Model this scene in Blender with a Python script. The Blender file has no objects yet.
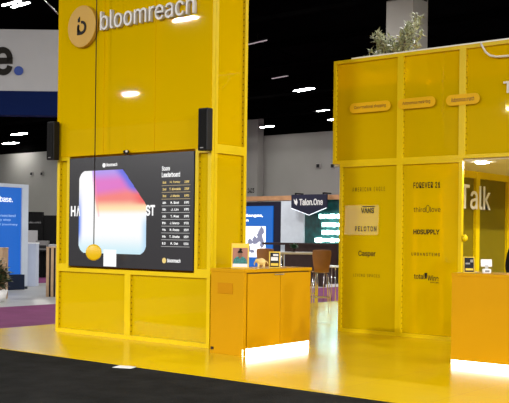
import bpy, bmesh, math, random, os
from mathutils import Matrix, Vector
random.seed(7)
PI = math.pi
S = bpy.context.scene
COL = S.collection

# ------------------------------------------------------------------ helpers
def lin(r, g, b):
    f = lambda c: (c / 255) / 12.92 if c / 255 <= 0.04045 else (((c / 255) + 0.055) / 1.055) ** 2.4
    return (f(r), f(g), f(b))

MATS = {}
def mat(name, col, rough=0.5, metal=0.0, spec=0.5, noise=None, bump=None, emit=None, estr=0.0, coat=0.0, sheen=0.0):
    if name in MATS: return MATS[name]
    m = bpy.data.materials.new(name); m.use_nodes = True
    nt = m.node_tree; p = nt.nodes['Principled BSDF']
    p.inputs['Base Color'].default_value = (*col, 1)
    p.inputs['Roughness'].default_value = rough
    p.inputs['Metallic'].default_value = metal
    p.inputs['Specular IOR Level'].default_value = spec
    p.inputs['Coat Weight'].default_value = coat
    p.inputs['Coat Roughness'].default_value = 0.05
    if emit:
        p.inputs['Emission Color'].default_value = (*emit, 1)
        p.inputs['Emission Strength'].default_value = estr
    if noise or bump:
        tc = nt.nodes.new('ShaderNodeTexCoord')
    if noise:
        sc, amt = noise
        n = nt.nodes.new('ShaderNodeTexNoise'); n.inputs['Scale'].default_value = sc; n.inputs['Detail'].default_value = 4
        nt.links.new(tc.outputs['Object'], n.inputs['Vector'])
        r = nt.nodes.new('ShaderNodeMapRange')
        r.inputs['From Min'].default_value = 0.3; r.inputs['From Max'].default_value = 0.7
        r.inputs['To Min'].default_value = 1 - amt; r.inputs['To Max'].default_value = 1 + amt
        nt.links.new(n.outputs['Fac'], r.inputs['Value'])
        mx = nt.nodes.new('ShaderNodeMix'); mx.data_type = 'RGBA'; mx.blend_type = 'MULTIPLY'
        mx.inputs['Factor'].default_value = 1
        mx.inputs['A'].default_value = (*col, 1)
        nt.links.new(r.outputs['Result'], mx.inputs['B'])
        nt.links.new(mx.outputs['Result'], p.inputs['Base Color'])
    if bump:
        sc, st = bump
        n2 = nt.nodes.new('ShaderNodeTexNoise'); n2.inputs['Scale'].default_value = sc
        nt.links.new(tc.outputs['Object'], n2.inputs['Vector'])
        b = nt.nodes.new('ShaderNodeBump'); b.inputs['Strength'].default_value = st; b.inputs['Distance'].default_value = 0.02
        nt.links.new(n2.outputs['Fac'], b.inputs['Height']); nt.links.new(b.outputs['Normal'], p.inputs['Normal'])
    MATS[name] = m
    return m

def panel_mat(name, col, fac, tint, rough=0.06, spec=0.45):
    """translucent glossy acrylic: mostly opaque with some clear tinted transmission"""
    m = bpy.data.materials.new(name); m.use_nodes = True
    nt = m.node_tree; p = nt.nodes['Principled BSDF']; out = nt.nodes['Material Output']
    p.inputs['Base Color'].default_value = (*col, 1); p.inputs['Roughness'].default_value = rough
    p.inputs['Specular IOR Level'].default_value = spec
    t = nt.nodes.new('ShaderNodeBsdfTransparent'); t.inputs['Color'].default_value = (*tint, 1)
    mx = nt.nodes.new('ShaderNodeMixShader'); mx.inputs['Fac'].default_value = fac
    nt.links.new(t.outputs[0], mx.inputs[1]); nt.links.new(p.outputs[0], mx.inputs[2]); nt.links.new(mx.outputs[0], out.inputs['Surface'])
    MATS[name] = m
    return m

class MB:
    def __init__(s): s.bm = bmesh.new()
    def box(s, x0, x1, y0, y1, z0, z1, mi=0, M=None):
        vs = [s.bm.verts.new(v) for v in ((x0,y0,z0),(x1,y0,z0),(x1,y1,z0),(x0,y1,z0),(x0,y0,z1),(x1,y0,z1),(x1,y1,z1),(x0,y1,z1))]
        if M:
            for v in vs: v.co = M @ v.co
        for f in ((0,3,2,1),(4,5,6,7),(0,1,5,4),(1,2,6,5),(2,3,7,6),(3,0,4,7)):
            fc = s.bm.faces.new([vs[i] for i in f]); fc.material_index = mi
        return s
    def prism(s, pts, y0, y1, mi=0):
        """polygon in x,z (counter-clockwise seen from -y) extruded along y"""
        a = [s.bm.verts.new((x, y0, z)) for x, z in pts]; b = [s.bm.verts.new((x, y1, z)) for x, z in pts]
        n = len(pts)
        for f in ([*a], [*reversed(b)]):
            fc = s.bm.faces.new(f); fc.material_index = mi
        for i in range(n):
            fc = s.bm.faces.new((a[i], b[i], b[(i+1) % n], a[(i+1) % n])); fc.material_index = mi
        return s
    def tube(s, pts, r, seg=8, mi=0, r1=None, caps=True):
        pts = [Vector(p) for p in pts]; rings = []; n = len(pts)
        for i, p in enumerate(pts):
            d = (pts[min(i+1, n-1)] - pts[max(i-1, 0)]).normalized()
            a = d.orthogonal().normalized() if i == 0 else (A - d * A.dot(d)).normalized()
            A = a; b = d.cross(a)
            rr = r if r1 is None else r + (r1 - r) * i / max(1, n-1)
            rings.append([s.bm.verts.new(p + (a * math.cos(2*PI*k/seg) + b * math.sin(2*PI*k/seg)) * rr) for k in range(seg)])
        for i in range(n-1):
            for k in range(seg):
                f = s.bm.faces.new((rings[i][k], rings[i][(k+1) % seg], rings[i+1][(k+1) % seg], rings[i+1][k])); f.material_index = mi; f.smooth = True
        if caps:
            s.bm.faces.new(rings[0][::-1]).material_index = mi; s.bm.faces.new(rings[-1]).material_index = mi
        return s
    def lathe(s, prof, seg=20, mi=0, M=None):
        rings = []
        for r, z in prof:
            ring = [s.bm.verts.new((max(r, 1e-4) * math.cos(2*PI*k/seg), max(r, 1e-4) * math.sin(2*PI*k/seg), z)) for k in range(seg)]
            if M:
                for v in ring: v.co = M @ v.co
            rings.append(ring)
        for i in range(len(rings)-1):
            for k in range(seg):
                f = s.bm.faces.new((rings[i][k], rings[i][(k+1) % seg], rings[i+1][(k+1) % seg], rings[i+1][k])); f.material_index = mi; f.smooth = True
        s.bm.faces.new(rings[0][::-1]).material_index = mi; s.bm.faces.new(rings[-1]).material_index = mi
        return s
    def ell(s, c, r, M=None, mi=0, seg=12):
        res = bmesh.ops.create_uvsphere(s.bm, u_segments=seg, v_segments=max(6, seg*2//3), radius=1)
        T = Matrix.Translation(c) @ (M or Matrix.Identity(4)) @ Matrix.Diagonal((*r, 1))
        vs = res['verts']
        for v in vs: v.co = T @ v.co
        for f in {f for v in vs for f in v.link_faces}: f.material_index = mi; f.smooth = True
        return s
    def build(s, name, m, parent=None, loc=None, rz=0, bevel=0):
        me = bpy.data.meshes.new(name); bmesh.ops.recalc_face_normals(s.bm, faces=s.bm.faces[:])
        s.bm.to_mesh(me); s.bm.free()
        for x in (m if isinstance(m, (list, tuple)) else [m]): me.materials.append(x)
        o = bpy.data.objects.new(name, me); COL.objects.link(o)
        if parent: o.parent = parent
        if loc: o.location = loc
        o.rotation_euler.z = rz
        if bevel:
            b = o.modifiers.new('bevel', 'BEVEL'); b.width = bevel; b.segments = 2; b.limit_method = 'ANGLE'
        return o

def tag(o, label, cat, group=None):
    o['label'] = label; o['category'] = cat
    if group: o['group'] = group
    return o
def thing(name, label, cat, loc=(0,0,0), rz=0, group=None):
    o = bpy.data.objects.new(name, None); COL.objects.link(o); o.empty_display_size = 0.1
    o.location = loc; o.rotation_euler.z = rz
    return tag(o, label, cat, group)
def struct(o): o['kind'] = 'structure'; return o

_fp = os.path.join(bpy.utils.system_resource('DATAFILES'), 'fonts', 'Inter.woff2')
try: FONT = bpy.data.fonts.load(_fp)
except Exception: FONT = None
def text(name, body, x0, x1, z0, z1, m, parent, y=0.0, depth=0.004, bold=0.0, loc=None, rz=0, space=1.0, align='LEFT', slant=0):
    """lettering fitted in the box x0..x1, z0..z1, facing -y, its back on plane y"""
    cu = bpy.data.curves.new('t', 'FONT'); cu.body = body; cu.resolution_u = 4
    if FONT: cu.font = FONT
    cu.offset = bold; cu.extrude = 0.05; cu.space_character = space; cu.align_x = align; cu.shear = slant
    to = bpy.data.objects.new('t', cu); COL.objects.link(to)
    bpy.context.view_layer.update()
    me = bpy.data.meshes.new_from_object(to.evaluated_get(bpy.context.evaluated_depsgraph_get()))
    bpy.data.objects.remove(to); bpy.data.curves.remove(cu)
    xs = [v.co.x for v in me.vertices]; ys = [v.co.y for v in me.vertices]
    ax, bx, ay, by = min(xs), max(xs), min(ys), max(ys)
    for v in me.vertices:
        X = x0 + (v.co.x - ax) / (bx - ax) * (x1 - x0); Z = z0 + (v.co.y - ay) / (by - ay) * (z1 - z0)
        v.co = (X, y - (depth if v.co.z > 0 else 0), Z)
    me.name = name; me.materials.clear(); me.materials.append(m)
    o = bpy.data.objects.new(name, me); COL.objects.link(o)
    if parent: o.parent = parent
    if loc: o.location = loc
    o.rotation_euler.z = rz
    return o

# ------------------------------------------------------------------ materials
FRAME = mat('yellow_frame', (0.68, 0.485, 0.0), 0.35, spec=.25, noise=(3, .04))
SKIN = panel_mat('yellow_acrylic', (0.88, 0.65, 0.0), 0.50, (0.95, 0.74, 0.03), rough=.02)
INSET = panel_mat('yellow_acrylic_inset', (0.74, 0.54, 0.0), 0.66, (0.95, 0.72, 0.02), rough=.03)
BACK = mat('yellow_backing', (0.5, 0.34, 0.0), 0.4, noise=(2, .05))
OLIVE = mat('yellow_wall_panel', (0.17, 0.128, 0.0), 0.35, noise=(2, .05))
HOLED = mat('peg_hole_dark', (0.02, 0.012, 0.0), 0.9, spec=.1)
HOLE = mat('peg_hole_shadow', (0.13, 0.085, 0.0), 0.8)
ORANGE = mat('orange_yellow_laminate', (0.51, 0.255, 0.0), 0.4, spec=.1, noise=(2, .03))
GAP = mat('dark_joint', (0.12, 0.06, 0.0), 0.7)
WHITE = mat('white_paint', (0.8, 0.8, 0.8), 0.45, noise=(5, .03))
LETW = mat('white_lettering', (0.66, 0.645, 0.63), 0.4, noise=(9, .03))
TAN = mat('tan_disc', (0.53, 0.30, 0.03), 0.45, spec=.25, noise=(4, .03))
INK = mat('dark_ink', (0.012, 0.01, 0.007), 0.6, spec=.15, noise=(9, .1))
BLACK = mat('black_plastic', (0.008, 0.008, 0.009), 0.5, spec=.2, noise=(8, .1))
CHROME = mat('chrome', (0.7, 0.7, 0.7), 0.18, 1.0, noise=(6, .05))
LED = mat('led_strip', (0.9, 0.9, 0.9), 0.4, emit=(1, 0.97, 0.92), estr=9)
LAMP = mat('lamp_diffuser', (0.9, 0.9, 0.9), 0.4, emit=(1, 0.98, 0.95), estr=60)
LAMPDIM = mat('lamp_diffuser_dim', (0.9, 0.9, 0.9), 0.4, emit=(1, 0.98, 0.95), estr=0.16)
WOOD = mat('light_wood', (0.5, 0.33, 0.19), 0.5, noise=(6, .15))
TANPLY = mat('tan_plywood', (0.30, 0.135, 0.045), 0.45, spec=.3, noise=(5, .1))
BROWN = mat('dark_brown_wood', (0.032, 0.016, 0.013), 0.6, spec=.2, noise=(6, .2))
LEAFG = mat('olive_leaf', (0.34, 0.38, 0.20), 0.5, noise=(14, .35))
LEAFD = mat('dark_leaf', (0.03, 0.055, 0.02), 0.5, noise=(10, .35))
STEM = mat('stem_bark', (0.12, 0.08, 0.05), 0.8, noise=(20, .2))
GREYP = mat('grey_equipment', (0.16, 0.155, 0.15), 0.5, noise=(8, .1))

def platform_mat():
    m = mat('yellow_vinyl', (0.72, 0.46, 0.0), 0.16, spec=0.8)
    nt = m.node_tree; p = nt.nodes['Principled BSDF']
    tc = nt.nodes.new('ShaderNodeTexCoord'); b = nt.nodes.new('ShaderNodeTexBrick')
    b.offset = 0; b.inputs['Scale'].default_value = 1; b.inputs['Brick Width'].default_value = 1.1; b.inputs['Row Height'].default_value = 1.1
    b.inputs['Mortar Size'].default_value = 0.004; b.inputs['Color1'].default_value = (0.68, 0.45, 0.0, 1); b.inputs['Color2'].default_value = (0.66, 0.435, 0.0, 1)
    b.inputs['Mortar'].default_value = (0.55, 0.33, 0.02, 1)
    n = nt.nodes.new('ShaderNodeTexNoise'); n.inputs['Scale'].default_value = 1.5; n.inputs['Detail'].default_value = 3
    r = nt.nodes.new('ShaderNodeMapRange'); r.inputs['To Min'].default_value = 0.17; r.inputs['To Max'].default_value = 0.25
    nt.links.new(tc.outputs['Object'], b.inputs['Vector']); nt.links.new(tc.outputs['Object'], n.inputs['Vector'])
    nt.links.new(b.outputs['Color'], p.inputs['Base Color']); nt.links.new(n.outputs['Fac'], r.inputs['Value']); nt.links.new(r.outputs['Result'], p.inputs['Roughness'])
    return m

# ------------------------------------------------------------------ setting
struct(MB().box(-130, 45, -40, 64, -0.3, -0.02).build('floor', mat('grey_concrete', (0.30, 0.30, 0.29), 0.45, noise=(0.6, .12))))
struct(MB().box(-13.05, 40, -39, 7.93, -0.018, -0.006).build('floor_carpet', mat('black_carpet', (0.013, 0.013, 0.0125), 0.95, spec=0.05, noise=(3, .35), bump=(60, .6))))
struct(MB().box(-16.8, -13.05, -39, 60, -0.018, -0.006).build('floor_aisle_carpet', mat('magenta_carpet', (0.165, 0.042, 0.115), 0.95, spec=0.1, noise=(2, .12), bump=(80, .3))))
struct(MB().box(-70, -16.8, -39, 8.5, -0.018, -0.006).build('floor_dark_unseen', mat('charcoal_unseen', (0.02, 0.02, 0.022), 0.95, spec=0.05, noise=(3, .3), bump=(60, .5))))  # unseen dark floor, added so the tower's base panels reflect dark
struct(MB().box(-44, -24.3, 14, 60, -0.018, -0.008).build('floor_far_carpet', mat('magenta_carpet', (0.27, 0.06, 0.19))))
struct(MB().box(-13.05, 4, 7.93, 22, -0.02, 0.0).build('floor_platform', platform_mat(), loc=(0, 0, 0)))
CEIL = mat('black_ceiling', (0.0012, 0.0012, 0.0012), 0.95, spec=0.0, noise=(0.4, .3))
HW = mat('hall_wall_grey', (0.27, 0.26, 0.24), 0.8, noise=(0.25, .06))
struct(MB().box(-130, 45, 63.2, 63.6, -0.02, 10).build('wall_back', HW))
struct(MB().box(-130, 45, 63.2, 63.6, 10, 11.6).build('wall_back_upper', CEIL))
struct(MB().box(-130.4, -130, -40, 63.6, -0.02, 11).build('wall_left', HW))
struct(MB().box(-131, 45, -40, 64, 11.4, 11.6).build('ceiling', CEIL))
BEAM = mat('dark_truss_steel', (0.0016, 0.0015, 0.0015), 0.9, spec=.0, noise=(1, .3))
for k, y in enumerate((30, 38.5, 47, 55)):
    b = MB(); b.box(-110, 30, y-.12, y+.12, 11.1, 11.3); b.box(-110, 30, y-.12, y+.12, 10.2, 10.35)
    for i in range(34):
        x = -108 + i*4; b.tube([(x, y, 10.3), (x+2, y, 11.15), (x+4, y, 10.3)], .05, 5)
    struct(b.build('ceiling_beam', BEAM))
# pillars
PIL = mat('pillar_paint', (0.37, 0.35, 0.315), 0.7, noise=(0.8, .05))
pil = struct(MB().box(-0.55, 0.55, -0.55, 0.55, -0.02, 11.4).build('pillar', PIL, loc=(-17.72, 30.72, 0), rz=0))
text('pillar_number', '2022', -0.05, 0.45, 10.22, 10.65, INK, pil, y=0, depth=.01, bold=.02, loc=(0.551, 0, 0), rz=PI/2)
pil2 = struct(MB().box(-0.65, 0.65, -0.4, 0.4, -0.02, 11.4).build('pillar', HW, loc=(-50.62, 62.6, 0)))
text('pillar_number', '2423', -0.35, 0.35, 5.15, 5.55, INK, pil2, y=-.41, depth=.01, bold=.02)
# wall fittings on the hall's back wall
WF = mat('wall_fitting', (0.35, 0.33, 0.31), 0.5, noise=(3, .1))
for x, z in ((-44.4, 7.25), (-43.0, 7.2), (-81.0, 7.75), (-79.3, 7.7)):
    t = thing('wall_box', {-44.4: 'small square fixture on the far grey wall in the gap, left of two', -43.0: 'small square fixture on the far grey wall beside the right booth edge', -81.0: 'small square fixture on the far grey wall above the white cabinet, left one', -79.3: 'small square fixture on the far wall nearest the left loudspeaker'}[x], 'wall fixture', (x, 63.2, z), group='fixtures on the far hall wall')
    MB().box(-.2, .2, -.15, 0, -.2, .2).build('housing', WF, t, bevel=.02)
    MB().box(-.14, .14, -.18, -.15, -.14, .14).build('cover', BLACK, t)

# ------------------------------------------------------------------ frames with panels
def bay(parent, w, z0, z1, loc, rz=0, flush=False, pm=None, bw=0.062, holes=True, top=True, panel=True, d=0.06):
    b = MB()
    b.box(0, bw, 0, d, z0, z1).box(w-bw, w, 0, d, z0, z1).box(bw, w-bw, 0, d, z0, z0+bw).box(bw, w-bw, 0, d, z1-bw, z1)
    hs_ = .019 if flush else .008
    if holes:
        z = z0 + 0.12
        while z < z1 - 0.12:
            b.box(bw, bw+.002, d*.5-hs_, d*.5+hs_, z-hs_, z+hs_, 1)
            b.box(w-bw-.002, w-bw, d*.5-hs_, d*.5+hs_, z-hs_, z+hs_, 1)
            z += 0.085
    f = b.build('frame', [FRAME, HOLED if flush else HOLE], parent, loc, rz)
    if panel:
        p = MB()
        if flush: p.box(.003, w-.003, -.012, -.001, z0, z1)
        else: p.box(bw+.001, w-bw-.001, d*.72, d*.92, z0+bw+.001, z1-bw-.001)
        p.build('panel', pm or (SKIN if flush else INSET), f)
    return f

# ---- the tall tower
TX0, TX1, TY0, TY1, TZ = -12.07, -8.78, 9.91, 10.68, 6.3
tw = thing('exhibit_tower', 'tall yellow panelled exhibit tower that carries the large wall display', 'exhibit tower', (TX0, TY0, 0))
W = TX1 - TX0; D = TY1 - TY0
for i in range(3): bay(tw, W/3, 2.78, TZ, (i*W/3, 0, 0), flush=True)
bay(tw, 1.645, 0.0, 1.03, (0, 0, 0)); bay(tw, W-1.645, 0.0, 1.03, (1.645, 0, 0))
bay(tw, .30, 1.03, 2.78, (0, 0, 0)); bay(tw, .30, 1.03, 2.78, (W-.30, 0, 0))
# side towards the counter
bay(tw, D-.065, 2.78, TZ, (W, .065, 0), PI/2, pm=SKIN); bay(tw, D-.065, 0, 2.78, (W, .065, 0), PI/2, pm=SKIN)
# left side and back
b = MB(); b.box(0, .05, .065, D, 0, TZ); b.build('side_wall', BACK, tw)
b = MB(); b.box(.05, W-.065, D-.05, D, 0, TZ); b.build('back_wall', BACK, tw)
MB().box(.31, W-.31, .10, .13, 1.05, 2.76).build('mounting_board', BACK, tw)
# monitor on the tower's back
mn = thing('wall_monitor', 'bright white monitor hung on the back of the yellow tower', 'monitor', (-10.17, TY1, 1.9))
MB().box(-.47, .47, .005, .05, -.32, .32).build('casing', BLACK, mn)
MB().box(-.44, .44, .05, .055, -.29, .29).build('display_face', mat('white_display', (.8,.8,.8), .3, emit=(.9,.95,1), estr=3), mn)

# ---- display screen
ds = thing('display_screen', 'large dark wall display with colourful rounded shape and score table, on the yellow tower', 'display screen', (-10.425, 9.905, 1.06))
SX = -10.425; SZ = 1.06
SCR = mat('screen_dark', (0.012, 0.012, 0.013), 0.25, emit=(0.022, 0.021, 0.024), estr=1)
MB().box(-1.335, 1.335, 0, .09, 0, 1.69).build('screen_body', BLACK, ds)
MB().box(-1.33, 1.33, -.006, 0, .003, 1.687).build('screen_face', SCR, ds)
def screen_image():
    bm = bmesh.new(); nx, nz = 150, 130
    x0, x1, z0, z1 = -11.52, -10.03, 1.27, 2.54
    ca = bm.loops.layers.float_color.new('Col')
    def lerp(a, b, t): return tuple(p + (q-p)*t for p, q in zip(a, b))
    def ss(a, b, x):
        t = max(0, min(1, (x-a)/(b-a))); return t*t*(3-2*t)
    def inside(u, v):
        px, pz = u*(x1-x0), v*(z1-z0); w, h, r = x1-x0, z1-z0, .15
        qx, qz = min(px, w-px), min(pz, h-pz)
        if qx < r and qz < r and not (u > .6 and v > .5) and math.hypot(r-qx, r-qz) > r: return False
        return not (v > .575 and u > 1 - (v-.575)/.425*.34)
    def colour(u, v):
        c = (1.0, 1.0, 1.0)
        if v > .44:
            c = lerp(c, lin(255, 228, 176), ss(.46, .54, v))
            c = lerp(c, lin(246, 126, 120), ss(.53, .66, v))
            c = lerp(c, lin(224, 112, 200), ss(.66, .79, v - .10*(u-.4)))
            c = lerp(c, lin(176, 150, 240), ss(.85, 1.0, v))
            c = lerp(c, lin(238, 60, 70), ss(.75, 1.0, u) * ss(.56, .62, v) * .9)
            cut = 1 - (v-.575)/.425*.34
            c = lerp(c, lin(96, 104, 226), ss(.16, .02, cut-u) * ss(.68, .8, v))
            c = lerp(c, (1, 1, 1), ss(.02, -.02, u - (.20 + .14*(1-v))))
            c = lerp(c, lin(255, 150, 170), .5*ss(.02, .0, abs(u - (.23 + .14*(1-v)))))
        e = ss(.07, .0, u) * ss(.02, .3, v) * ss(.85, .4, v)
        c = lerp(c, lin(90, 140, 250), e)
        c = lerp(c, lin(200, 238, 250), ss(.25, 0, v) * .9)
        c = lerp(c, lin(190, 225, 250), ss(.9, 1, u) * ss(.5, .3, v))
        return c
    vs = {}
    V = lambda i, j: vs.setdefault((i, j), bm.verts.new((x0 + (x1-x0)*i/nx - SX, -.0075, z0 + (z1-z0)*j/nz - SZ)) if (i, j) not in vs else vs[(i, j)])
    for i in range(nx):
        for j in range(nz):
            if inside((i+.5)/nx, (j+.5)/nz):
                f = bm.faces.new((V(i, j), V(i+1, j), V(i+1, j+1), V(i, j+1)))
                for l in f.loops:
                    l[ca] = (*colour((l.vert.co.x + SX - x0)/(x1-x0), (l.vert.co.z + SZ - z0)/(z1-z0)), 1)
    me = bpy.data.meshes.new('screen_picture'); bm.to_mesh(me); bm.free()
    m = bpy.data.materials.new('screen_picture'); m.use_nodes = True; nt = m.node_tree; p = nt.nodes['Principled BSDF']
    a = nt.nodes.new('ShaderNodeVertexColor'); a.layer_name = 'Col'
    p.inputs['Base Color'].default_value = (.01, .01, .01, 1)
    nt.links.new(a.outputs['Color'], p.inputs['Emission Color']); p.inputs['Emission Strength'].default_value = 0.95
    me.materials.append(m)
    o = bpy.data.objects.new('screen_picture', me); COL.objects.link(o); o.parent = ds
screen_image()
EW = mat('screen_white', (.1, .1, .1), .3, emit=(1, 1, 1), estr=.95)
EY = mat('screen_amber', (.1, .1, .05), .3, emit=lin(240, 205, 120), estr=.9)
EL = mat('screen_line', (.1, .1, .1), .3, emit=(1, 1, 1), estr=.30)
ELY = mat('screen_amber_line', (.1, .1, .1), .3, emit=lin(240, 205, 120), estr=.35)
sx = lambda x: x - SX
sz = lambda z: z - SZ
ty = -.0085
text('headline', 'H', sx(-11.71), sx(-11.60), sz(1.84), sz(2.0), EW, ds, ty, .001, .03)
text('headline', 'A', sx(-11.575), sx(-11.49), sz(1.84), sz(2.0), EW, ds, ty, .001, .03)
text('headline', 'ST', sx(-10.04), sx(-9.85), sz(1.84), sz(2.0), EW, ds, ty-.002, .001, .03)
MB().box(sx(-10.94), sx(-10.66), -.0095, -.0065, sz(1.075), sz(1.33)).build('white_card', EW, ds)
text('score_title', 'Score', sx(-9.72), sx(-9.56), sz(2.49), sz(2.555), EW, ds, ty, .001, .02)
text('score_title', 'Leaderboard', sx(-9.72), sx(-9.36), sz(2.395), sz(2.465), EW, ds, ty, .001, .02)
rows = [('1st', 'H. Torley', '2377'), ('2nd', 'T. Kowalda', '2317'), ('3rd', 'J. Mardo', '1972'), ('4th', 'D. Rost', '1870'), ('5th', 'J. Lin', '1870'),
        ('6th', 'T. Diaz', '1870'), ('7th', 'J. Marco', '1820'), ('8th', 'D. Posto', '1308'), ('9th', 'T. Shalta', '1308'), ('10', 'D. Ost', '1206')]
for i, (a, n, s_) in enumerate(rows):
    z = 2.315 - i*.0975; m = EY if i < 3 else EW; z0, z1 = sz(z-.012), sz(z+.022)
    text('rank', a, sx(-9.70), sx(-9.63), z0, z1, m, ds, ty, .001, .02)
    w = .018*len(n)/2 + .02; c = -9.455
    text('player', n, sx(c-w), sx(c+w), z0, z1, m, ds, ty, .001, .02)
    text('score', s_, sx(-9.27), sx(-9.18), z0, z1, m, ds, ty, .001, .02)
    MB().box(sx(-9.72), sx(-9.16), -.0085, -.0065, sz(z-.044), sz(z-.036)).build('row_line', ELY if i < 3 else EL, ds)
for (cx, cz, r, xa, xb, za, zb) in ((-9.655, 1.195, .04, -9.59, -9.33, 1.17, 1.225), (-10.955, 2.615, .035, -10.90, -10.66, 2.595, 2.645)):
    dm = EY if cz < 2 else EW
    MB().prism([(sx(cx)+r*math.cos(k*PI/10), sz(cz)+r*math.sin(k*PI/10)) for k in range(20)], -.0085, -.0065).build('logo_dot', dm, ds)
    text('logo_lettering', 'bloomreach', sx(xa), sx(xb), sz(za), sz(zb), EW, ds, ty, .001, .02)

# webcam on top of the display
wc = thing('webcam', 'small black webcam on the top edge of the large display', 'webcam', (-10.42, 9.90, 2.75))
MB().box(-.02, .02, -.06, -.035, 0, .02).box(-.02, .02, -.035, .05, 0, .008).build('clip', BLACK, wc)
MB().lathe([(.001, -.045), (.022, -.045), (.026, -.03), (.026, .03), (.02, .045), (.001, .045)], 14, M=Matrix.Translation((0, -.05, .045)) @ Matrix.Rotation(PI/2, 4, 'Y')).build('camera_body', BLACK, wc)
MB().lathe([(.001, 0), (.016, 0), (.016, .025), (.001, .027)], 12, M=Matrix.Translation((0.045, -.07, .045)) @ Matrix.Rotation(PI/2, 4, 'X')).build('lens_ring', WHITE, wc)

# ---- signs on the tower
rs = thing('round_sign', 'round tan disc sign with dark letter emblem high on the yellow tower', 'sign', (-11.43, 9.895, 4.785))
MB().prism([(.325*math.cos(k*PI/24), .325*math.sin(k*PI/24)) for k in range(48)], -.07, -.003).build('disc', TAN, rs, bevel=.008)
b = MB()
ring = [(0.01 + .105*math.cos(a), -.02 + .105*math.sin(a)) for a in [math.radians(100 - 315*k/26) for k in range(27)]]
ri = [(0.01 + .062*math.cos(a), -.02 + .062*math.sin(a)) for a in [math.radians(100 - 315*k/26) for k in range(27)]]
for i in range(26): b.prism([ring[i], ring[i+1], ri[i+1], ri[i]], -.078, -.0705)
b.prism([(-.095, -.13), (-.05, -.13), (-.05, -.0), (-.095, .0)], -.078, -.0705)
b.prism([(-.05, -.13), (.02, -.13), (.0, -.085), (-.05, -.085)], -.0775, -.0705)
b.prism([(-.08, .07), (-.035, .07), (-.035, .155), (-.08, .12)], -.078, -.0705)
b.build('emblem', INK, rs)
ls = thing('lettering_sign', 'raised white lowercase lettering along the top of the yellow tower', 'sign', (-10.11, 9.895, 4.7))
text('lettering', 'bloomreach', -.90, 1.04, -.03, .255, LETW, ls, y=-.005, depth=.06, bold=.0)
# pendant
pd = thing('pendant_disc', 'yellow disc hanging on a thin dark cord in front of the wall display', 'pendant', (-10.83, 9.6, 1.29))
MB().lathe([(.001, -.02), (.10, -.02), (.122, -.008), (.122, .008), (.10, .02), (.001, .02)], 32, M=Matrix.Rotation(PI/2, 4, 'X')).build('disc', mat('yellow_disc', (0.66, 0.42, 0.0), .4, noise=(5, .03)), pd, rz=math.radians(30))
MB().tube([(0, 0, .12), (0, 0, 11.4-1.29)], .0075, 6).build('cord', INK, pd)

# ---- loudspeakers
def speaker(x, y, z, w, d, h, lab, side):
    t = thing('loudspeaker', lab, 'loudspeaker', (x, y, z), group='loudspeakers on the tower corners')
    MB().box(-w/2, w/2, -d/2, d/2, 0, h).build('cabinet', BLACK, t, bevel=.012)
    MB().box(-w/2+.015, w/2-.015, -d/2-.012, -d/2, .02, h-.02).build('grille', mat('speaker_grille', (.006, .006, .006), .8, spec=.15, bump=(200, .5)), t, bevel=.004)
    MB().box(-.03, .03, d/2, d/2+.045, h*.4, h*.6).build('bracket', BLACK, t)
    MB().box(-.03, .03, -d/2-.015, -d/2-.012, .03, .045).build('badge', GREYP, t)
speaker(-8.80, 9.80, 2.73, .17, .12, .585, 'black column loudspeaker at the right end above the display', 1)
speaker(-12.045, 9.80, 2.73, .17, .12, .61, 'black column loudspeaker on the left edge of the yellow tower', -1)

# ---- suspension cable at the tower's left edge
cb = MB(); cb.tube([(-12.085, 9.90, 5.08), (-12.5, 9.85, 5.45), (-14.6, 9.4, 7.2), (-19.5, 8.4, 11.38)], .012, 6)
tag(cb.build('steel_cable', CHROME), 'thin pale cable slanting up from the left edge of the yellow tower', 'cable')

# ---- left counter (doors face +x)
lc = thing('reception_counter', 'orange-yellow counter with two cupboard doors beside the tall tower', 'counter', (-8.165, 9.57, 0))
cw, cl, ch = .59, 1.49, 1.13
MB().box(-cw/2, cw/2-.02, 0, .06, 0, ch-.045).box(-cw/2, cw/2-.02, cl-.03, cl, 0, ch-.045).box(-cw/2, -cw/2+.03, .06, cl-.03, .0, ch-.045).box(-cw/2+.03, cw/2-.03, .06, cl-.03, .09, .12).build('body', ORANGE, lc, bevel=.003)
MB().box(-cw/2-.01, cw/2, -.005, cl+.005, ch-.045, ch).build('worktop', ORANGE, lc, bevel=.003)
MB().box(cw/2-.045, cw/2-.04, .06, cl-.03, .09, ch-.045).build('inner_panel', GAP, lc)
dw = (cl-.09)/2
for k in range(2):
    dr = MB().box(cw/2-.022, cw/2, .066+k*dw, .06+(k+1)*dw-.003, .092, ch-.062).build('door', ORANGE, lc, bevel=.003)
    if k == 0: MB().box(cw/2, cw/2+.012, .06+dw*.80, .06+dw*1.10, ch-.09, ch-.072).build('handle', CHROME, dr, bevel=.003)
MB().box(cw/2-.035, cw/2-.022, .0, cl, 0, .088).build('plinth_light', LED, lc)
MB().box(-.17, .09, -.006, 0, .80, .94).build('side_patch', mat('patch_orange', (0.46, 0.2, 0.0), .4, spec=.1, noise=(4, .04)), lc, bevel=.002)  # flat darker orange rectangle on the counter's end face
MB().box(-.275, -.235, -.012, 0, .05, .085).build('cable_grommet', BROWN, lc)

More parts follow.
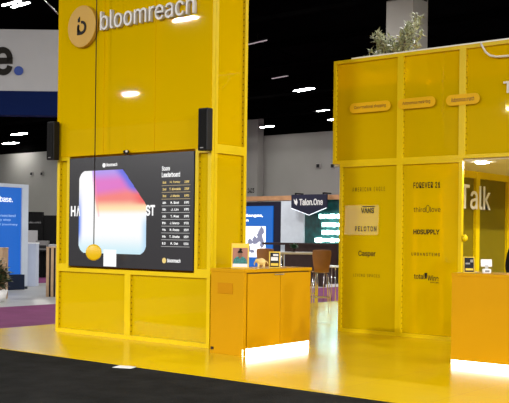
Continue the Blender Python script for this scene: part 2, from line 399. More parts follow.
# items on the left counter
def framed(name, lab, cat, loc, rz, w, h, border, fm, tilt=.12):
    t = thing(name, lab, cat, loc, rz)
    R = Matrix.Rotation(-tilt, 4, 'X')
    MB().box(-w/2, w/2, 0, .014, 0, h, M=R).build('frame', fm, t)
    return t, R
FY = mat('yellow_card', (0.75, 0.50, 0.02), .4, noise=(5, .03))
t, R = framed('framed_portrait', 'yellow-bordered portrait card standing on the near counter beside the tower', 'picture', (-8.20, 9.86, 1.13), math.radians(36), .235, .335, 1, FY)
MB().box(-.10, .10, -.006, -.0005, .015, .275, M=R).build('picture_backdrop', mat('portrait_pink', (0.33, 0.13, 0.08), .5, noise=(5, .1)), t)
b = MB(); b.prism([(-.095, .06), (.095, .06), (.085, .12), (.045, .155), (-.045, .155), (-.085, .12)], -.01, -.0065); [setattr(v, 'co', R @ v.co) for v in b.bm.verts]
b.build('teal_top', mat('teal_cloth', (0.02, 0.16, 0.15), .6, noise=(60, .6)), t)
b = MB(); b.prism([(.03*math.cos(a)*.9, .185+.042*math.sin(a)) for a in [k*PI/8 for k in range(16)]], -.0125, -.0105); b.prism([(-.013, .13), (.013, .13), (.013, .16), (-.013, .16)], -.0125, -.0105); [setattr(v, 'co', R @ v.co) for v in b.bm.verts]
b.build('face', mat('portrait_skin', (0.20, 0.085, 0.05), .6, noise=(20, .1)), t)
b = MB(); b.prism([(.034*math.cos(a), .205+.034*math.sin(a)) for a in [k*PI/10 for k in range(11)]], -.015, -.013)
b.prism([(.005+.020*math.cos(a), .250+.016*math.sin(a)) for a in [k*PI/6 for k in range(12)]], -.015, -.013)
[setattr(v, 'co', R @ v.co) for v in b.bm.verts]; b.build('hair', INK, t)
MB().box(-.10, .10, -.008, -.0065, .015, .06, M=R).build('caption_strip', LETW, t)
MB().box(-.02, .02, .014, .11, 0, .006).build('stand_foot', FY, t)
t, R = framed('framed_sign', 'small yellow-framed dark card on the near counter, right of the figurine', 'sign', (-8.0, 10.36, 1.13), math.radians(36), .155, .225, 1, FY)
MB().box(-.062, .062, -.006, -.0005, .014, .211, M=R).build('picture_backdrop', BLACK, t)
b = MB(); b.box(-.05, .045, -.009, -.0065, .10, .15, M=R); b.box(-.02, .05, -.009, -.0065, .165, .19, M=R); b.build('printed_patch', LETW, t)
MB().box(-.05, .05, -.009, -.0065, .03, .065, M=R).build('printed_strip', FY, t)
MB().box(-.02, .02, .014, .08, 0, .006).build('stand_foot', FY, t)
# figurine: small four-legged animal
GOLD = mat('pale_gold', (0.72, 0.52, 0.18), .35, noise=(12, .1))
fg = thing('animal_figurine', 'small pale gold animal figurine between two cards on the near counter', 'figurine', (-8.05, 10.13, 1.13), math.radians(36))
b = MB(); b.ell((0, 0, .085), (.062, .035, .05)); b.ell((-.055, 0, .10), (.03, .026, .028)); b.tube([(-.075, 0, .095), (-.095, 0, .06), (-.092, 0, .035)], .011, 8, r1=.006)
b.tube([(.055, 0, .10), (.08, 0, .085), (.095, 0, .055)], .01, 6, r1=.004)
b.build('body', GOLD, fg)
for x in (-.035, .035):
    for y in (-.02, .02): MB().tube([(x, y, .06), (x*1.1, y, 0)], .014, 8, r1=.012).build('leg', GOLD, fg)
for s in (-1, 1): MB().ell((-.045, s*.026, .108), (.018, .005, .022)).build('ear', GOLD, fg)

# ------------------------------------------------------------------ the right booth
BX0, BY, UZ0, UZ1 = -9.03, 13.25, 2.78, 4.50
rb = thing('exhibit_booth', 'yellow framed two-tier exhibit booth with partner logos on its lower panels', 'exhibit booth', (BX0, BY, 0))
ux = [0, 1.28, 2.36, 3.45, 4.54]
upper = []
for i in range(4): upper.append(bay(rb, ux[i+1]-ux[i], UZ0, UZ1, (ux[i], 0, 0), pm=SKIN, bw=.055))
lowf = [bay(rb, 1.14, 0, UZ0, (.14, .005, 0), bw=.055), bay(rb, 1.09, 0, UZ0, (1.28, .005, 0), bw=.055)]
BD = 5.2
MB().box(0, 4.54, BD, BD+.06, UZ0, UZ1).box(0, .05, .065, BD, UZ0, UZ1).box(4.49, 4.54, .065, BD, UZ0, UZ1).build('upper_wall', BACK, rb)
MB().box(.05, 4.49, .065, BD, 4.0, 4.05).build('roof', BACK, rb)
MB().box(0, 4.54, .065, BD, UZ0-.03, UZ0+.05).build('ceiling_panel', mat('booth_ceiling', (0.75, 0.73, 0.58), .6, noise=(2, .03)), rb)
MB().box(.35, 4.54, -.004, .07, UZ1, UZ1+.02).build('top_trim', WHITE, rb)
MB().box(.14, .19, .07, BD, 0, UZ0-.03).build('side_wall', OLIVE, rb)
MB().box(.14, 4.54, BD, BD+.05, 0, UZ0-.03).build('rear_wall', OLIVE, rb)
# inner wall with the lettering, facing +x
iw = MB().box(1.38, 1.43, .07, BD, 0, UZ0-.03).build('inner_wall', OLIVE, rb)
b = MB()
for y in (.10, 1.0, 2.33, 3.65, 4.97): b.box(1.43, 1.48, y, y+.15, 0, UZ0-.03)
b.box(1.43, 1.475, .1, BD, UZ0-.15, UZ0-.03)
b.build('wall_post', FRAME, iw)
text('wall_lettering', 'Talk', 1.70, 2.88, 2.075, 2.50, mat('lit_white_letter', (.9,.9,.88), .4, noise=(9,.02)), iw, y=-.055, depth=.012, bold=.005, loc=(1.43, 0, 0), rz=PI/2)
MB().lathe([(.001, 0), (.05, 0), (.055, .02), (.03, .05), (.001, .055)], 16, M=Matrix.Translation((2.40, .03, 1.57)) @ Matrix.Rotation(PI/2, 4, 'Y')).build('door_knob', FRAME, rb)
dl = MB().lathe([(.001, -.02), (.10, -.02), (.10, 0), (.001, 0)], 20, M=Matrix.Translation((2.50, .42, UZ0-.03))).build('downlight', LAMP, rb)
# pills and lettering on the upper bays
PILL = mat('orange_pill', (0.72, 0.41, 0.0), .5, spec=.2, noise=(4, .03)); PTX = mat('brown_ink', (0.12, 0.03, 0.0), .5)
def pill(fr, x0, x1, z, body):
    r = .083; pts = []
    for k in range(11): pts.append((x1-r + r*math.cos(-PI/2+k*PI/10), z + r*math.sin(-PI/2+k*PI/10)))
    for k in range(11): pts.append((x0+r + r*math.cos(PI/2+k*PI/10), z + r*math.sin(PI/2+k*PI/10)))
    MB().prism(pts, -.010, -.004).build('pill_label', PILL, fr)
    text('pill_lettering', body, x0+.09, x1-.09, z-.03, z+.035, PTX, fr, y=-.0105, depth=.001, bold=.01)
pill(upper[0], .33, 1.11, 3.685, 'Conversational shopping'); pill(upper[1], -.04, .63, 3.685, 'Autonomous marketing'); pill(upper[2], -.27, .29, 3.675, 'Autonomous search')
b = MB(); b.tube([(-6.37+6.67, -.012, 4.49), (-6.34+6.67, -.012, 4.43), (-6.29+6.67, -.012, 4.35), (-6.22+6.67, -.012, 4.29), (-6.12+6.67, -.012, 4.262), (-5.9+6.67, -.012, 4.255), (-5.2+6.67, -.012, 4.255)], .017, 6)
b.build('white_outline', LETW, upper[2])
text('upper_lettering', 'Talk', .665, 1.14, 3.71, 3.885, LETW, upper[2], y=-.003, depth=.01, bold=.02)
# partner logos on the lower panels (positions along the booth front)
def logo(k, body, x0, x1, z0, z1, bold=0.0, space=1.0, slant=0):
    fr = lowf[k]; ox = BX0 + (.14 if k == 0 else 1.28)
    text('partner_lettering', body, x0-ox, x1-ox, z0, z1, INK, fr, y=.0425, depth=.002, bold=bold, space=space, slant=slant)
logo(0, 'AMERICAN EAGLE', -8.66, -8.04, 2.315, 2.385, 0, 1.6)
logo(0, 'VANS', -8.49, -8.24, 1.955, 2.05, .025, 1.0); 
MB().box(-8.46+8.89, -8.22+8.89, .0405, .0425, 2.06, 2.075).build('partner_lettering', INK, lowf[0])
logo(0, 'PELOTON', -8.60, -8.19, 1.66, 1.745, .02, 1.3)
logo(0, 'Casper', -8.53, -8.20, 1.235, 1.345, .015)
logo(0, 'LIVING SPACES', -8.62, -8.12, .915, .965, 0, 1.5)
logo(1, 'FOREVER 21', -7.52, -7.05, 2.345, 2.44, .02, 1.15)
logo(1, 'third', -7.51, -7.30, 1.97, 2.05, .0); logo(1, 'love', -7.22, -7.04, 1.97, 2.05, .0); logo(1, '0', -7.29, -7.23, 1.96, 2.08, -.01)
logo(1, 'HDSUPPLY', -7.51, -7.05, 1.62, 1.70, .03)
logo(1, 'URBANSTEMS', -7.54, -7.04, 1.285, 1.335, .01, 1.4)
logo(1, 'total', -7.49, -7.30, .92, 1.0, .01); logo(1, 'Wine', -7.25, -7.06, .90, .985, .01); logo(1, '&MORE', -7.2, -7.05, .865, .885, .0)
MB().prism([(-7.295+7.75, .93), (-7.265+7.75, .93), (-7.255+7.75, 1.02), (-7.305+7.75, 1.02)], .0405, .0425).build('partner_lettering', INK, lowf[1])

# plant on the booth roof
def leaf(b, p, d, L, w, up=Vector((0, 0, 1)), mi=0):
    d = d.normalized(); s = d.cross(up)
    if s.length < .05: s = Vector((1, 0, 0))
    s.normalize(); n = s.cross(d)
    vs = [p, p + d*L*.35 + s*w*.5 + n*.02*L, p + d*L + n*(-.05*L), p + d*L*.35 - s*w*.5 + n*.02*L, p + d*L*.4 + n*.10*L]
    v = [b.bm.verts.new(q) for q in vs]
    for f in ((0, 1, 4), (1, 2, 4), (2, 3, 4), (3, 0, 4)): b.bm.faces.new([v[i] for i in f]).material_index = mi
op = thing('potted_plant', 'grey-green leafy shrub rising behind the top edge of the right booth', 'plant', (-8.17, 13.80, 4.05))
LEAFP = mat('pale_leaf', (0.62, 0.64, 0.46), .5, noise=(14, .3))
b = MB(); st = MB()
rr = random.Random(3)
env = [(-.58, .50), (-.50, .66), (-.36, .98), (-.2, .93), (0, .80), (.12, .74), (.22, 1.10), (.30, 1.24), (.40, 1.17), (.47, .8), (.52, .55)]
def envh(x):
    for (x0, h0), (x1, h1) in zip(env, env[1:]):
        if x0 <= x <= x1: return h0 + (h1-h0)*(x-x0)/(x1-x0)
    return .5
for i in range(64):
    dx = rr.uniform(-.56, .50); dy = rr.uniform(-.25, .28); hgt = envh(dx)*rr.uniform(.72, 1.0)
    base = Vector((dx*.25, dy*.25, .26)); tip = Vector((dx, dy, hgt))
    mid = base.lerp(tip, .5) + Vector((0, 0, .08))
    st.tube([base, mid, tip], .008, 5, r1=.003)
    for k in range(34):
        t_ = rr.uniform(.3, 1.02); p = (base.lerp(mid, t_*2) if t_ < .5 else mid.lerp(tip, t_*2-1))
        d = Vector((rr.uniform(-1, 1), rr.uniform(-1, 1), rr.uniform(-.2, 1.1)))
        leaf(b, p, d, rr.uniform(.07, .13), rr.uniform(.03, .05), mi=rr.choice((0, 1, 1)))
st.build('stems', STEM, op); b.build('foliage', [LEAFG, LEAFP], op)
MB().lathe([(.16, 0), (.22, .3), (.2, .3), (.19, .27), (.001, .27)], 20).build('pot', WHITE, op)

# ---- right counter
rc = thing('reception_counter', 'plain orange-yellow counter with glowing plinth at the right edge of the photo', 'counter', (-5.53, 10.76, 0))
MB().box(0, 2.4, 0, .65, .062, 1.10).build('body', ORANGE, rc, bevel=.004)
MB().box(-.004, 2.405, -.006, .66, 1.10, 1.14).build('worktop', ORANGE, rc, bevel=.004)
MB().box(.0, 2.4, .012, .03, 0, .062).build('plinth_light', LED, rc)
MB().box(.0, 2.38, .03, .62, 0, .062).build('plinth', ORANGE, rc)
t, R = framed('framed_sign', 'small yellow-framed dark card on the right counter, beside the white stand', 'sign', (-5.38, 10.93, 1.14), math.radians(38), .135, .2, 1, FY)
MB().box(-.057, .057, -.006, -.0005, .01, .19, M=R).build('picture_backdrop', BLACK, t)
b = MB(); b.box(-.045, .01, -.009, -.0065, .105, .125, M=R); b.box(.015, .05, -.009, -.0065, .13, .165, M=R); b.build('printed_patch', mat('grey_print', (.25, .24, .22), .5, noise=(9, .1)), t)
MB().box(-.045, .05, -.009, -.0065, .03, .055, M=R).build('printed_strip', FY, t)
MB().box(-.02, .02, .014, .08, 0, .006).build('stand_foot', FY, t)
t = thing('card_reader', 'white card reader stand on the right counter', 'card reader', (-5.17, 10.98, 1.14), math.radians(38))
MB().box(-.05, .05, -.035, .045, 0, .055).build('base', WHITE, t, bevel=.012)
MB().box(-.018, .018, -.01, .01, .05, .10).build('neck', mat('grey_neck', (.45, .44, .42), .5, noise=(6, .05)), t)
MB().box(-.068, .068, -.012, .012, .08, .175, M=Matrix.Rotation(-.2, 4, 'X')).build('screen_plate', WHITE, t, bevel=.008)
MB().box(-.028, .028, -.0365, -.035, .015, .038).build('port', GREYP, t)

# tape on the carpet edge
tp = MB(); tp.prism([(-.12, 0), (.12, 0), (.12, .004), (-.12, .004)], -.09, .09)
tag(tp.build('tape_strip', WHITE, loc=(-8.27, 7.84, -.004), rz=math.radians(20)), 'white strip of tape at the edge of the black carpet', 'tape')

# ------------------------------------------------------------------ person behind the right counter
def person():
    P = thing('person', 'person in black clothes standing behind the right counter, cut by the photo edge', 'person', (-5.09, 12.05, 0), math.radians(25))
    pts = {}; edges = []; rad = []
    names = []
    def V(n, co, r): pts[n] = len(names); names.append(co); rad.append(r)
    V('pelvis', (0, 0, 1.0), (.15, .12)); V('waist', (0, 0, 1.15), (.135, .105)); V('chest', (0, -.01, 1.38), (.17, .125)); V('neckb', (0, .0, 1.55), (.075, .07)); V('neck', (0, -.015, 1.63), (.058, .058))
    V('headl', (0, -.025, 1.70), (.072, .085)); V('headm', (0, -.02, 1.78), (.078, .097)); V('headt', (0, -.01, 1.86), (.055, .07))
    edges += [('pelvis', 'waist'), ('waist', 'chest'), ('chest', 'neckb'), ('neckb', 'neck'), ('neck', 'headl'), ('headl', 'headm'), ('headm', 'headt')]
    for s, k in ((-1, 'r'), (1, 'l')):
        V('sh'+k, (s*.185, 0, 1.50), (.07, .07)); V('el'+k, (s*.25, .03, 1.2), (.052, .052)); V('wr'+k, (s*.215, -.14, 1.02), (.034, .032)); V('pa'+k, (s*.20, -.19, .985), (.042, .022)); V('kn'+k, (s*.19, -.225, .965), (.04, .018))
        V('hp'+k, (s*.10, 0, .92), (.098, .098)); V('ke'+k, (s*.11, -.01, .50), (.066, .066)); V('an'+k, (s*.11, .03, .09), (.045, .045)); V('to'+k, (s*.12, -.14, .035), (.045, .032))
        edges += [('chest', 'sh'+k), ('sh'+k, 'el'+k), ('el'+k, 'wr'+k), ('wr'+k, 'pa'+k), ('pa'+k, 'kn'+k), ('pelvis', 'hp'+k), ('hp'+k, 'ke'+k), ('ke'+k, 'an'+k), ('an'+k, 'to'+k)]
        for f, (dx, L) in enumerate(((-.027, .062), (-.009, .072), (.009, .066), (.027, .05))):
            V('f%d%s' % (f, k), (s*.19 + dx, -.228, .962), (.010, .010)); V('g%d%s' % (f, k), (s*.19 + dx*1.1, -.228-L*.55, .945), (.009, .009)); V('h%d%s' % (f, k), (s*.19 + dx*1.1, -.228-L*.85, .915), (.008, .008))
            edges += [('kn'+k, 'f%d%s' % (f, k)), ('f%d%s' % (f, k), 'g%d%s' % (f, k)), ('g%d%s' % (f, k), 'h%d%s' % (f, k))]
        V('t0'+k, (s*.165, -.20, .975), (.012, .012)); V('t1'+k, (s*.14, -.235, .955), (.010, .010))
        edges += [('pa'+k, 't0'+k), ('t0'+k, 't1'+k)]
    me = bpy.data.meshes.new('body'); me.from_pydata(names, [(pts[a], pts[b_]) for a, b_ in edges], [])
    o = bpy.data.objects.new('body', me); COL.objects.link(o)
    sk = o.modifiers.new('skin', 'SKIN'); sk.use_smooth_shade = True
    for i, r in enumerate(rad): me.skin_vertices[0].data[i].radius = r
    me.skin_vertices[0].data[0].use_root = True
    sb = o.modifiers.new('sub', 'SUBSURF'); sb.levels = 2; sb.render_levels = 2
    bpy.context.view_layer.update()
    m2 = bpy.data.meshes.new_from_object(o.evaluated_get(bpy.context.evaluated_depsgraph_get())); bpy.data.objects.remove(o)
    SK = mat('skin', (0.45, 0.24, 0.16), .5, noise=(20, .05)); CL = mat('black_cloth', (0.005, 0.005, 0.006), .9, spec=.1, noise=(20, .2))
    m2.materials.clear(); m2.materials.append(SK); m2.materials.append(CL); m2.materials.append(mat('black_shoe', (.01, .01, .01), .4, noise=(9, .1)))
    for p in m2.polygons:
        z = p.center.z; hand = p.center.y < -.13 and .85 < z < 1.05
        p.material_index = 2 if z < .1 else (0 if z > 1.6 or hand else 1); p.use_smooth = True
    ob = bpy.data.objects.new('body', m2); COL.objects.link(ob); ob.parent = P
    h = MB(); h.ell((0, .01, 1.815), (.088, .105, .092)); h.ell((0, .06, 1.74), (.078, .05, .09)); h.build('hair', mat('dark_hair', (.015, .01, .008), .6, noise=(40, .3)), P)
    f = MB(); f.ell((0, -.118, 1.745), (.014, .022, .024)); f.build('nose', SK, P)
    e = MB()
    for s in (-1, 1): e.ell((s*.032, -.105, 1.775), (.013, .01, .008))
    e.build('eyes', INK, P)
    MB().ell((0, -.108, 1.70), (.025, .008, .007)).build('mouth', mat('lip', (.3, .1, .09), .5), P)
    for s in (-1, 1): MB().ell((s*.083, -.01, 1.76), (.012, .022, .033)).build('ear', SK, P)
person()

# ------------------------------------------------------------------ table and stools behind the near counter
def bar_stool(x, y, rz, lab):
    t = thing('bar_stool', lab, 'bar stool', (x, y, 0), rz, 'tan plywood bar stools')
    # plywood shell: seat curving up into the back (front is -y)
    prof = [(-.20, .835), (-.10, .82), (.06, .825), (.15, .86), (.19, .95), (.205, 1.10), (.215, 1.31)]
    b = MB(); nx = 10; rows_ = []
    for k, (yy, zz) in enumerate(prof):
        hw = [.17, .18, .17, .15, .165, .19, .205][k]
        rows_.append([b.bm.verts.new((hw*(2*i/nx-1), yy - (.05 if k > 3 else 0)*((2*i/nx-1)**2), zz + (.012*((2*i/nx-1)**2) if k < 3 else (-.02*abs(2*i/nx-1)**3 if k == 6 else 0)))) for i in range(nx+1)])
    for k in range(len(rows_)-1):
        for i in range(nx):
            b.bm.faces.new((rows_[k][i], rows_[k][i+1], rows_[k+1][i+1], rows_[k+1][i])).smooth = True
    o = b.build('seat_shell', TANPLY, t)
    s = o.modifiers.new('solid', 'SOLIDIFY'); s.thickness = .014
    sb = o.modifiers.new('sub', 'SUBSURF'); sb.levels = 1; sb.render_levels = 2
    for sx_ in (-1, 1):
        for sy_ in (-1, 1):
            MB().tube([(sx_*.13, sy_*.12, .81), (sx_*.16, sy_*.15, .6), (sx_*.20, sy_*.20, 0.0)], .011, 8).build('leg', CHROME, t)
    q = [(.178*a, .175*c, .33) for a, c in ((-1, -1), (1, -1), (1, 1), (-1, 1), (-1, -1))]
    b = MB()
    for i in range(4): b.tube([q[i], q[i+1]], .009, 8)
    b.build('footrest', CHROME, t)
bar_stool(-11.18, 16.02, math.radians(222), 'tan bar stool with chrome legs in the gap right of the near counter')
bar_stool(-12.66, 16.12, math.radians(205), 'tan bar stool half hidden behind the framed card and figurine')
bt = thing('bar_table', 'high white-topped table between the two tan bar stools', 'table', (-12.25, 16.75, 0), math.radians(38.9))
MB().box(-.44, .44, -.32, .32, 1.18, 1.225).build('tabletop', mat('table_white', (.6, .58, .54), .35, noise=(4, .04)), bt, bevel=.006)
for x in (-.37, .37):
    for y in (-.26, .26): MB().tube([(x, y, 1.18), (x, y, 0)], .022, 10).build('leg', CHROME, bt)
MB().box(-.35, .35, .245, .275, .30, .33).build('crossbar', CHROME, bt)
tp = thing('potted_plant', 'small green plant in a pot on the high white table', 'plant', (-12.38, 16.72, 1.225))
MB().lathe([(.035, 0), (.05, .07), (.045, .07), (.001, .06)], 14).build('pot', BROWN, tp)
b = MB()
for k in range(60):
    d = Vector((rr.uniform(-1, 1), rr.uniform(-1, 1), rr.uniform(.1, 1.3))); leaf(b, Vector((0, 0, .07)) + d*.03, d, rr.uniform(.06, .12), .05)
b.build('foliage', mat('green_leaf', (.03, .10, .035), .5, noise=(10, .3)), tp)
ss = thing('low_stool', 'small pale stool behind the tan bar stool in the gap', 'stool', (-12.95, 19.1, 0))
MB().box(-.2, .2, -.2, .2, .83, .87).build('seat', WHITE, ss, bevel=.01)
for x in (-.16, .16):
    for y in (-.16, .16): MB().tube([(x, y, .83), (x*1.1, y*1.1, 0)], .012, 6).build('leg', CHROME, ss)

# ------------------------------------------------------------------ the booth seen through the gap
TYB = 25.5
tb = thing('exhibit_booth', 'navy and teal exhibit booth across the purple aisle, seen through the gap', 'exhibit booth', (-21.5, TYB, -.02))
NAVY = mat('navy_panel', (0.010, 0.010, 0.028), .5, spec=.2, noise=(3, .1)); TEAL = mat('teal_backdrop', (0.0, 0.05, 0.05), .5, noise=(6, .5))
tx = lambda x: x + 21.5
MB().box(0, tx(-19.40), 0, .15, 0, 2.74).build('navy_wall', NAVY, tb)
MB().box(tx(-19.40), tx(-18.45), -.06, .2, 0, 2.76).build('white_pillar', mat('white_fabric', (.56, .61, .68), .6, noise=(8, .04)), tb)
MB().box(tx(-18.45), tx(-16.9), 0, .15, 0, 2.78).build('teal_wall', TEAL, tb)
MB().box(0, tx(-16.9), -.10, .25, 2.78, 2.93).build('wood_beam', mat('orange_wood', (.40, .20, .09), .5, noise=(5, .15)), tb)
BLUE = mat('blue_lightbox', (0.0, 0.02, 0.12), .5, emit=lin(0, 112, 210), estr=.72)
lb = MB().box(.0, tx(-19.76), -.05, -.001, .45, 2.60).build('light_box', BLUE, tb)
ELW = mat('lightbox_white', (.5, .5, .5), .4, emit=(.95, .97, 1), estr=1.2)
text('light_box_lettering', 'challenges,\nthem', tx(-21.30), tx(-20.17), 2.07, 2.33, ELW, lb, y=-.051, depth=.004, bold=.03, align='LEFT')
pic = MB().box(tx(-21.4), tx(-20.05), -.056, -.051, .85, 1.91).build('light_box_picture', ELW, lb)
b = MB(); GB = mat('statue_print', (.1, .1, .15), .5, emit=(.22, .23, .34), estr=.8)
for (x, z, rx, rz_) in ((-20.22, 1.75, .1, .14), (-20.30, 1.55, .12, .2), (-20.2, 1.35, .08, .2), (-20.5, 1.42, .12, .14), (-20.72, 1.38, .1, .1), (-20.8, 1.15, .09, .16), (-20.62, 1.05, .1, .06)):
    b.prism([(tx(x)+rx*math.cos(k*PI/8)*(1+.25*math.sin(3*k)), z+rz_*math.sin(k*PI/8)*(1+.2*math.cos(5*k))) for k in range(16)], -.062-.001*len(b.bm.faces)/40, -.0565)
b.build('light_box_figure', GB, lb)
# neon lines
NEON = mat('neon_tube', (.6, .9, .9), .4, emit=(.62, 1.0, .93), estr=12)
for z, x0 in ((2.24, -17.84), (1.97, -17.72), (1.72, -17.72), (1.47, -18.0)):
    x = x0; nb = MB()
    nb.box(tx(x0), tx(-16.95), -.03, -.02, z-.012, z+.012)
    while x < -16.98:
        w = rr.uniform(.05, .10); h_ = rr.choice((.045, .06, .07)); nb.box(tx(x), tx(min(x+w, -16.95)), -.06, -.025, z-h_, z+h_)
        x += w + rr.choice((.015, .03, .05))
    nb.build('neon_lettering', NEON, tb)
MB().box(tx(-18.7), tx(-16.9), -.75, -.35, 0, 1.30).build('bar_counter', BROWN, tb)
MB().box(tx(-19.6), tx(-16.9), -.80, -.30, 1.30, 1.37).build('bar_top', BROWN, tb)
MB().box(tx(-16.9), tx(-16.84), -1.0, .15, 0, .10).build('base_strip', WHITE, tb)
sg = thing('shield_sign', 'navy pennant-shaped sign hanging in front of the teal wall', 'sign', (-18.0, 25.1, 2.3))
MB().prism([(-.70, .18), (0.02, -.05), (.70, .18), (.70, .62), (-.70, .62)], -.03, .03).build('board', NAVY, sg)
b = MB(); b.tube([(-.70, -.032, .18), (0.02, -.032, -.05), (.70, -.032, .18)], .014, 6); b.build('edge_light', mat('pale_edge', (.7, .75, .85), .4, emit=(.8, .85, 1), estr=.5), sg)
text('sign_lettering', 'Talon.One', -.37, .56, .27, .48, LETW, sg, y=-.031, depth=.006, bold=.02)
b = MB(); b.prism([(-.60, .48), (-.52, .40), (-.50, .50), (-.44, .38), (-.48, .27), (-.56, .33)], -.037, -.031); b.build('emblem', LETW, sg)
for x in (-.55, .55): MB().box(x-.02, x+.02, -.02, .02, .62, .68).box(x-.02, x+.02, -.02, .42, .64, .68).build('bracket', BLACK, sg)

# ------------------------------------------------------------------ left background: blue booth, hanging sign, slatted units
bb = thing('exhibit_booth', 'blue backlit booth wall in a white frame, at the left edge', 'exhibit booth', (-22.1, 17.12, -.02))
b = MB(); b.box(-4.2, 0, -.0, .3, 2.86, 2.96).box(-.22, 0, 0, .3, 0, 2.86).box(-4.2, 0, 0, .3, 0, .07).box(-4.2, -3.98, 0, .3, .07, 2.86)
fr = b.build('frame', mat('pale_frame', (.50, .56, .66), .5, noise=(4, .03)), bb, rz=PI/2)
lp = MB().box(-3.98, -.22, .04, .1, .07, 2.86).build('light_panel', mat('blue_backlit', (0, .02, .12), .5, emit=lin(6, 104, 204), estr=.75), bb, rz=PI/2)
text('panel_lettering', 'base.', -.94, -.52, 2.445, 2.60, ELW, lp, y=.039, depth=.004, bold=.0)
DIMW = mat('panel_dim_text', (.3, .3, .4), .4, emit=lin(130, 185, 235), estr=.8)
for k, tx_ in enumerate(('connected', 'every step', 'post journey')):
    text('panel_lettering', tx_, -1.2, (-.42, -.58, -.34)[k], 2.03-k*.125, 2.10-k*.125, DIMW, lp, y=.039, depth=.004)
MB().box(-1.1, -.32, -.28, -.03, .0, .42).build('base_box', mat('dark_blue_box', (.004, .010, .03), .6, spec=.2, noise=(5, .1)), bb, rz=PI/2)
hs = thing('hanging_sign', 'large white and blue sign hanging over the aisle at upper left', 'sign', (-21.2, 16.4, 5.0), math.radians(38.9))
hb = MB().box(-5.0, 1.6, 0, .4, .44, 2.12).build('white_board', mat('sign_grey_white', (.40, .40, .41), .7, spec=.2, noise=(2, .02)), hs)
MB().box(-5.0, 1.6, -.01, .41, -.22, .44).build('blue_band', mat('sign_blue', (0.0015, 0.009, 0.06), .8, spec=.1, noise=(2, .05)), hs)
text('board_lettering', 'base', -2.7, -.44, .86, 1.86, INK, hb, y=-.002, depth=.02, bold=.02)
MB().prism([(-.29+.125*math.cos(k*PI/16), .99+.125*math.sin(k*PI/16)) for k in range(32)], -.022, -.002).build('board_dot', mat('dot_blue', (.005, .04, .26), .5, noise=(2, .05)), hb)
for x in (-4.0, 1.0): MB().tube([(x, .2, 2.12), (x, .2, 6.4)], .015, 6).build('hanger_wire', BLACK, hs)

# planter unit with plant
def slat_unit(name, lab, loc, rz, w, d, h, n):
    t = thing(name, lab, 'wooden unit', loc, rz)
    MB().box(.01, w-.01, .02, d, 0, h-.01).build('core', BLACK, t)
    b = MB(); p_ = w/n
    for i in range(n): b.box(i*p_, i*p_+p_*.58, 0, .03, 0, h-.03)
    b.build('slats', WOOD, t); MB().box(0, w, -.005, d, h-.03, h).build('top_board', WOOD, t)
slat_unit('slatted_unit', 'light wood slatted counter with dark gaps, left of the yellow tower', (-18.99, 15.28, -.02), math.radians(38.9), 1.5, .5, 1.25, 13)
pu = thing('wood_cabinet', 'light wood cabinet behind the potted plant at the left edge', 'cabinet', (-18.82, 13.85, -.02), math.radians(38.9))
MB().box(-1.3, 0, 0, .5, 0, 1.2).build('body', WOOD, pu, bevel=.004); MB().box(-1.32, .01, -.01, .51, 1.2, 1.23).build('top_board', WOOD, pu)
lp_ = thing('potted_plant', 'dark-leaved plant in a white pot at the left edge', 'plant', (-18.32, 13.38, -.02))
MB().lathe([(.14, 0), (.20, .27), (.18, .27), (.16, .24), (.001, .24)], 20).build('pot', WHITE, lp_)
b = MB(); st = MB(); TANL = mat('tan_leaf', (.20, .14, .06), .5, noise=(10, .3))
for i in range(24):
    a = rr.uniform(0, 2*PI); tip = Vector((.34*math.cos(a)*rr.random(), .34*math.sin(a)*rr.random(), rr.uniform(.5, 1.1)))
    st.tube([(0, 0, .24), tip*.6, tip], .007, 5)
    for k in range(20):
        p = Vector((0, 0, .3)).lerp(tip, rr.uniform(.3, 1)); d = Vector((rr.uniform(-1, 1), rr.uniform(-1, 1), rr.uniform(-.5, .8)))
        leaf(b, p, d, rr.uniform(.14, .24), rr.uniform(.08, .13), mi=rr.choice((0, 0, 1)))
st.build('stems', STEM, lp_); b.build('foliage', [LEAFD, TANL], lp_)
wb = thing('white_cabinet', 'pale tall cabinet just right of the blue backlit booth wall', 'cabinet', (-22.95, 17.95, -.02), math.radians(38.9))
MB().box(-.35, .10, 0, .4, 0, 1.27).build('body', mat('pale_cabinet', (.40, .44, .54), .5, noise=(4, .03)), wb, bevel=.004); MB().box(-.36, .11, -.01, .41, 1.27, 1.30).build('top_board', WHITE, wb)
bk = thing('exhibit_wall', 'black exhibit wall with a pale sign, behind the slatted counter', 'exhibit wall', (-27.2, 21.7, -.02), math.radians(38.9))
MB().box(-1.6, 0, 0, .2, 0, 2.34).box(0, 2.2, .05, .2, .0, 2.22).build('panel', mat('black_fabric', (.006, .006, .006), .8, spec=.1, noise=(4, .2)), bk)
MB().box(-.52, -.17, -.02, -.001, 1.2, 1.68).build('pale_sign', mat('pale_grey_card', (.35, .35, .35), .5, noise=(6, .05)), bk)
text('panel_lettering', 'sales control', -.5, -.06, 1.93, 2.0, mat('grey_text', (.3, .3, .3), .5, noise=(6, .05)), bk, y=-.001, depth=.004)
for (x, w, h, z, lab) in ((-.12, .42, .32, .98, 'grey box on the black exhibit wall counter, left of the small one'), (.33, .26, .20, .98, 'small pale grey box beside the larger box by the black wall')):
    t = thing('equipment_box', lab, 'equipment', (-27.2, 21.7, z), math.radians(38.9))
    MB().box(x, x+w, -.55, -.2, 0, h).build('casing', GREYP if w > .3 else mat('pale_equipment', (.34, .34, .34), .5, noise=(5, .08)), t, bevel=.02); MB().box(x+.04, x+w-.04, -.56, -.55, .05, h*.5).build('front_slot', BLACK, t)
t = thing('display_table', 'dark narrow table carrying grey equipment boxes by the black exhibit wall', 'table', (-27.2, 21.7, -.02), math.radians(38.9))
MB().box(-.2, .7, -.62, -.12, .95, 1.0).build('tabletop', BLACK, t)
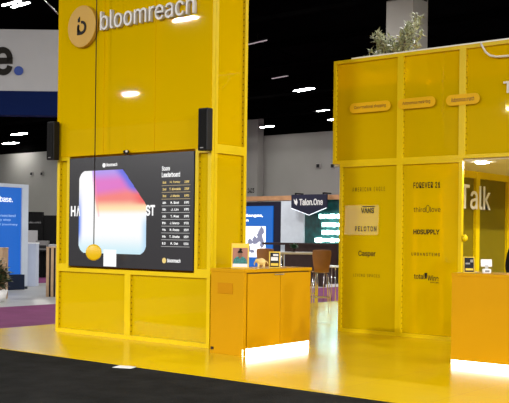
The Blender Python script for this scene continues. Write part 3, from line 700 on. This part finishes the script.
for x in (-.17, .64):
    for y in (-.59, -.18): MB().box(x, x+.04, y, y+.04, 0, .95).build('leg', BLACK, t)

# ------------------------------------------------------------------ ceiling lamps
def lamp(x, y, L, ang, lab, tubes=1, m=LAMP, w=.16, z=10.9):
    t = thing('ceiling_light', lab, 'ceiling light', (x, y, z), math.radians(ang), 'strip lights on the dark hall ceiling')
    for k in range(tubes):
        oy = k*.42
        MB().box(-L/2-.03, L/2+.03, oy-w/2-.02, oy+w/2+.02, 0, .08).build('housing', BLACK, t)
        MB().box(-L/2, L/2, oy-w/2, oy+w/2, -.03, 0).build('diffuser', m, t)
    MB().tube([(0, 0, .08), (0, 0, 11.4-z)], .015, 6).build('hanger', BLACK, t)
lamp(-32.10, 23.9, 1.25, -5, 'bright twin strip light on the dark ceiling at top left', 2, w=.12)
lamp(-28.88, 35.83, 1.4, -12, 'dim strip light touching the upper right edge of the yellow tower', 1, LAMPDIM, w=.1)
lamp(-34.14, 44.5, 1.4, -12, 'dim strip light between the touching one and the brightest one in the gap', 1, LAMPDIM, w=.12)
lamp(-35.79, 49.18, 1.6, -15, 'bright strip light in the middle of the dark gap between tower and booth', w=.45)
lamp(-40.9, 58.4, 1.7, -18, 'strip light low in the gap, just left of the right booth corner', w=.4)
lamp(-40.9, 60.0, .9, -20, 'short strip light partly behind the left edge of the right booth', w=.35, z=10.45)
lamp(-47.27, 60.0, 1.3, -12, 'strip light above the far pillar in the gap', w=.4, z=10.3)
lamp(-74.0, 56.2, 2.3, -10, 'upper strip light of two under the hanging sign at left', w=.6)
lamp(-82.5, 61.5, 2.3, -6, 'lower strip light of two under the hanging sign at left', w=.6)
lamp(-20.8, 31.9, .5, -5, 'short strip light beside the grey pillar top', w=.2)

# hall lighting: unseen area lights in rows, added to brighten the booth faces
def area(x, y, z, sx_, sy_, P, rot=(0, 0, 0), col=(1, .98, .95), name='hall_fill'):
    l = bpy.data.lights.new(name, 'AREA'); l.shape = 'RECTANGLE'; l.size = sx_; l.size_y = sy_; l.energy = P; l.color = col
    o = bpy.data.objects.new(name, l); COL.objects.link(o); o.location = (x, y, z); o.rotation_euler = rot
    return o
for x in (-46, -28, -10, 8):
    for y in (-10, -24, -37): area(x, y, 10.8, 1.3, .08, 4400)
for x in (20, 36):
    for y in (-4, 12, 26): area(x, y, 10.8, 1.3, .08, 8500)
for x, y in ((-46, 12), (-29, 6), (-52, 20), (-22, 25), (-9, 19), (6, 24)):
    area(x, y, 10.8, 1.3, .1, 1000)
for x in (-75, -55, -38, -18):
    area(x, 41, 10.8, 1.6, .4, 3500)
area(-18.6, 23.2, 4.4, 1.5, .3, 60, rot=(math.radians(35), 0, 0), name='booth_fill')  # added fill that whitens the far booth's pillar, no fixture
area(-19.6, 15.5, 4.3, 1.2, .3, 90, rot=(0, math.radians(-30), 0), name='booth_fill')  # added fill over the left booths, no fixture
# downlight of the right booth's room
area(-6.53, 13.7, 2.73,   .15, .15, 110, name='booth_downlight')

w = bpy.data.worlds.new('World'); S.world = w; w.use_nodes = True
w.node_tree.nodes['Background'].inputs['Color'].default_value = (.9, .95, 1, 1); w.node_tree.nodes['Background'].inputs['Strength'].default_value = 0.1

# ------------------------------------------------------------------ camera
th = math.radians(51.1); r = math.radians(0.7)
fw = Vector((-math.cos(th), math.sin(th), 0)); rt = Vector((math.sin(th), math.cos(th), 0)); up = Vector((0, 0, 1))
R_ = rt*math.cos(r) + up*math.sin(r); U_ = up*math.cos(r) - rt*math.sin(r)
cd = bpy.data.cameras.new('camera'); cam = bpy.data.objects.new('camera', cd); COL.objects.link(cam)
M = Matrix((R_, U_, -fw)).transposed().to_4x4(); M.translation = (0, 0, 1.57)
cam.matrix_world = M
cd.sensor_width = 36; cd.lens = 955/509*36; cd.shift_y = 34.1/509; cd.clip_end = 400
S.camera = cam
S.view_settings.view_transform = 'Standard'; S.view_settings.look = 'None'; S.view_settings.exposure = 0.0; S.view_settings.gamma = 1
S.view_settings.use_curve_mapping = False
S.cycles.use_denoising = True
S.cycles.max_bounces = 10; S.cycles.transparent_max_bounces = 16
